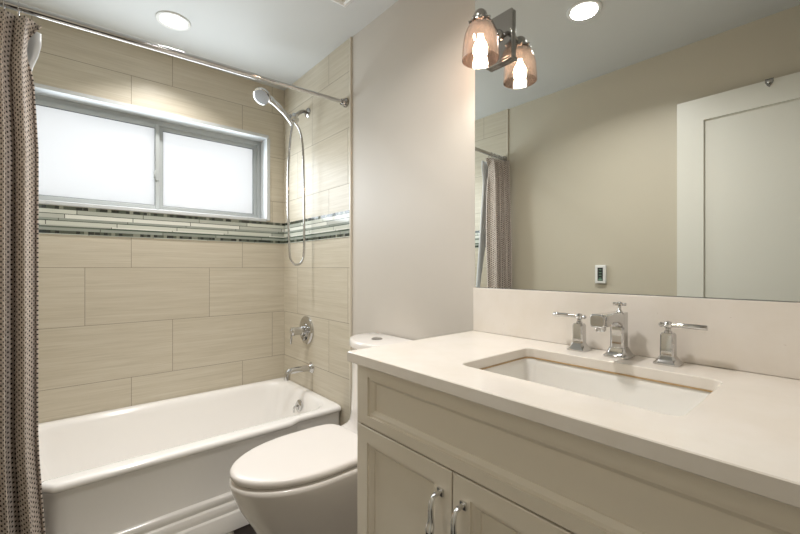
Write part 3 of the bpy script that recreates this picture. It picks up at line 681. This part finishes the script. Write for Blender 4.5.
# ------------------------------------------------------------------ sconce (on the mirror) and its twin beyond the frame
def sconce(yc):
    sx = 1.0795
    r = root('wall_sconce', (XT, yc, 2.02), 'polished sconce with a smoky rose bell glass shade at the mirror edge', 'wall sconce')
    b = MB()
    b.box(XT-0.014, XT-0.0005, yc-0.053, yc+0.053, 1.945, 2.112); b.build('back_plate', M_chrome_d, r, bevel=0.003)
    b = MB(); b.box(XT-0.018, XT-0.0005, yc-0.056, yc+0.056, 1.934, 1.946); b.build('plate_lip', M_chrome_d, r, bevel=0.002)
    b = MB(); b.lathe([(0.018, 0), (0.018, 0.01), (0.011, 0.016)], (XT-0.014, yc, 2.035), (-1, 0, 0), 20)
    b.tube(spline([(XT-0.02, yc, 2.035), (XT-0.045, yc, 2.048), (XT-0.065, yc, 2.064), (XT-0.085, yc, 2.066), (sx+0.016, yc, 2.058)], 6), 0.008, 12); b.build('arm', M_chrome_d, r, smooth=True, auto=50)
    b = MB(); b.lathe([(0.004, 0.044), (0.014, 0.041), (0.021, 0.033), (0.024, 0.022), (0.024, 0.016), (0.030, 0.013), (0.034, 0.008), (0.034, 0), (0.020, -0.004), (0.016, -0.045), (0.004, -0.047)], (sx, yc, 2.038), (0, 0, 1), 28)
    for k in range(8):
        a = 2*PI*k/8; b.lathe([(0.005, 0), (0.005, 0.004), (0.002, 0.007)], (sx+0.034*math.cos(a), yc+0.034*math.sin(a), 2.042), (math.cos(a), math.sin(a), 0), 10)
    b.build('socket_cap', M_chrome_d, r, smooth=True, auto=40)
    b = MB(); b.lathe([(0.0620, 1.912), (0.0625, 1.92), (0.0610, 1.945), (0.0590, 1.970), (0.055, 1.992), (0.0485, 2.012), (0.040, 2.027), (0.030, 2.036),
                       (0.028, 2.034), (0.0384, 2.0255), (0.0466, 2.011), (0.053, 1.991), (0.0572, 1.969), (0.0592, 1.945), (0.0607, 1.92), (0.0605, 1.912)], (sx, yc, 0), (0, 0, 1), 40, caps=False)
    b.build('shade', M_shade, r, smooth=True)
    b = MB(); b.lathe([(0.004, 1.990), (0.010, 1.988), (0.011, 1.980), (0.019, 1.968), (0.0245, 1.952), (0.023, 1.934), (0.014, 1.922), (0.003, 1.918)], (sx, yc, 0), (0, 0, 1), 24); b.build('bulb', M_bulb, r, smooth=True)
    return r
sconce(0.836)

# ------------------------------------------------------------------ ceiling fittings
def can(x, y, label):
    r = root('recessed_light', (x, y, ZC), label, 'recessed light', 'recessed ceiling lights')
    b = MB(); b.lathe([(0.080, 0), (0.080, -0.003), (0.074, -0.006), (0.064, -0.005), (0.060, 0.0)], (x, y, ZC-0.0005), (0, 0, 1), 40, caps=False); b.build('trim_ring', M_white_pl, r, smooth=True)
    b = MB(); b.lathe([(0.061, -0.0015), (0.055, -0.0035), (0.03, -0.004)], (x, y, ZC), (0, 0, 1), 36); b.build('lens', M_can, r, smooth=True)
can(*CANS[0], 'round white recessed ceiling light over the bathtub')
can(*CANS[1], 'round white recessed ceiling light in the room centre, seen in the mirror')
fan = root('exhaust_fan', (0.90, 1.48, ZC), 'square white exhaust fan grille on the ceiling by the toilet', 'exhaust fan')
b = MB(); fx0, fx1, fy0, fy1 = 0.76, 1.04, 1.34, 1.62
b.loft([[(fx0, fy0, ZC-0.0005), (fx1, fy0, ZC-0.0005), (fx1, fy1, ZC-0.0005), (fx0, fy1, ZC-0.0005)], [(fx0, fy0, ZC-0.006), (fx1, fy0, ZC-0.006), (fx1, fy1, ZC-0.006), (fx0, fy1, ZC-0.006)],
        [(fx0+.02, fy0+.02, ZC-0.016), (fx1-.02, fy0+.02, ZC-0.016), (fx1-.02, fy1-.02, ZC-0.016), (fx0+.02, fy1-.02, ZC-0.016)], [(fx0+.03, fy0+.03, ZC-0.010), (fx1-.03, fy0+.03, ZC-0.010), (fx1-.03, fy1-.03, ZC-0.010), (fx0+.03, fy1-.03, ZC-0.010)]], True, True)
b.build('grille_frame', M_white_pl, fan)
b = MB()
for k in range(11): b.box(fx0+0.032, fx1-0.032, fy0+0.04+k*0.0195, fy0+0.04+k*0.0195+0.009, ZC-0.015, ZC-0.0101)
b.build('grille_slats', mat('beige_grille', srgb(205, 198, 186), 0.5), fan)

# ------------------------------------------------------------------ thermostat
th = root('thermostat', (XL, 1.098, 1.10), 'small white wall thermostat with a dark upright screen', 'thermostat')
ty0, ty1 = 1.064, 1.134
b = MB(); b.box(XL+0.0003, XL+0.020, ty0, ty1, 1.100, 1.222); b.build('body', M_white_pl, th, bevel=0.006, seg=3)
bx('screen', M_black, XL+0.020, XL+0.0212, ty0+0.018, ty1-0.018, 1.118, 1.205, th, bevel=0.0004)
b = MB()
for k in range(4):
    z = 1.135+k*0.018; b.box(XL+0.0213, XL+0.0217, 1.090, 1.108, z, z+0.004)
b.box(XL+0.0213, XL+0.0217, 1.086, 1.112, 1.122, 1.130)
b.build('display_marks', M_lcd, th)

# ------------------------------------------------------------------ bath mat
def rugmesh():
    b = MB(); n = 36; m_ = 30; x0, x1, y0, y1 = -0.02, 0.585, 1.36, 1.846
    for j in range(m_+1):
        for i in range(n+1):
            u, v = i/n, j/m_; ed = min(u, 1-u, v*0.8, (1-v)*0.8)
            z = 0.004 + 0.020*min(1, ed*18)**0.5 + random.uniform(-0.002, 0.003)
            b.v.append((x0+(x1-x0)*u + random.uniform(-.004, .004), y0+(y1-y0)*v + random.uniform(-.004, .004), z))
    for j in range(m_):
        for i in range(n):
            a = j*(n+1)+i; b.f.append((a, a+1, a+n+2, a+n+1))
    # skirt down to the floor
    per = [i for i in range(n+1)] + [j*(n+1)+n for j in range(1, m_+1)] + [m_*(n+1)+i for i in range(n-1, -1, -1)] + [j*(n+1) for j in range(m_-1, 0, -1)]
    s0 = len(b.v)
    for i in per: x, y, z = b.v[i]; b.v.append((x, y, 0.0005))
    L = len(per)
    for k in range(L): b.f.append((per[k], s0+k, s0+(k+1) % L, per[(k+1) % L]))
    b.f.append(tuple(range(s0, s0+L)))
    return b
tag(rugmesh().build('bath_mat', M_rug, None, smooth=True), 'grey and white tufted bath mat on the dark floor in front of the tub', 'bath mat')
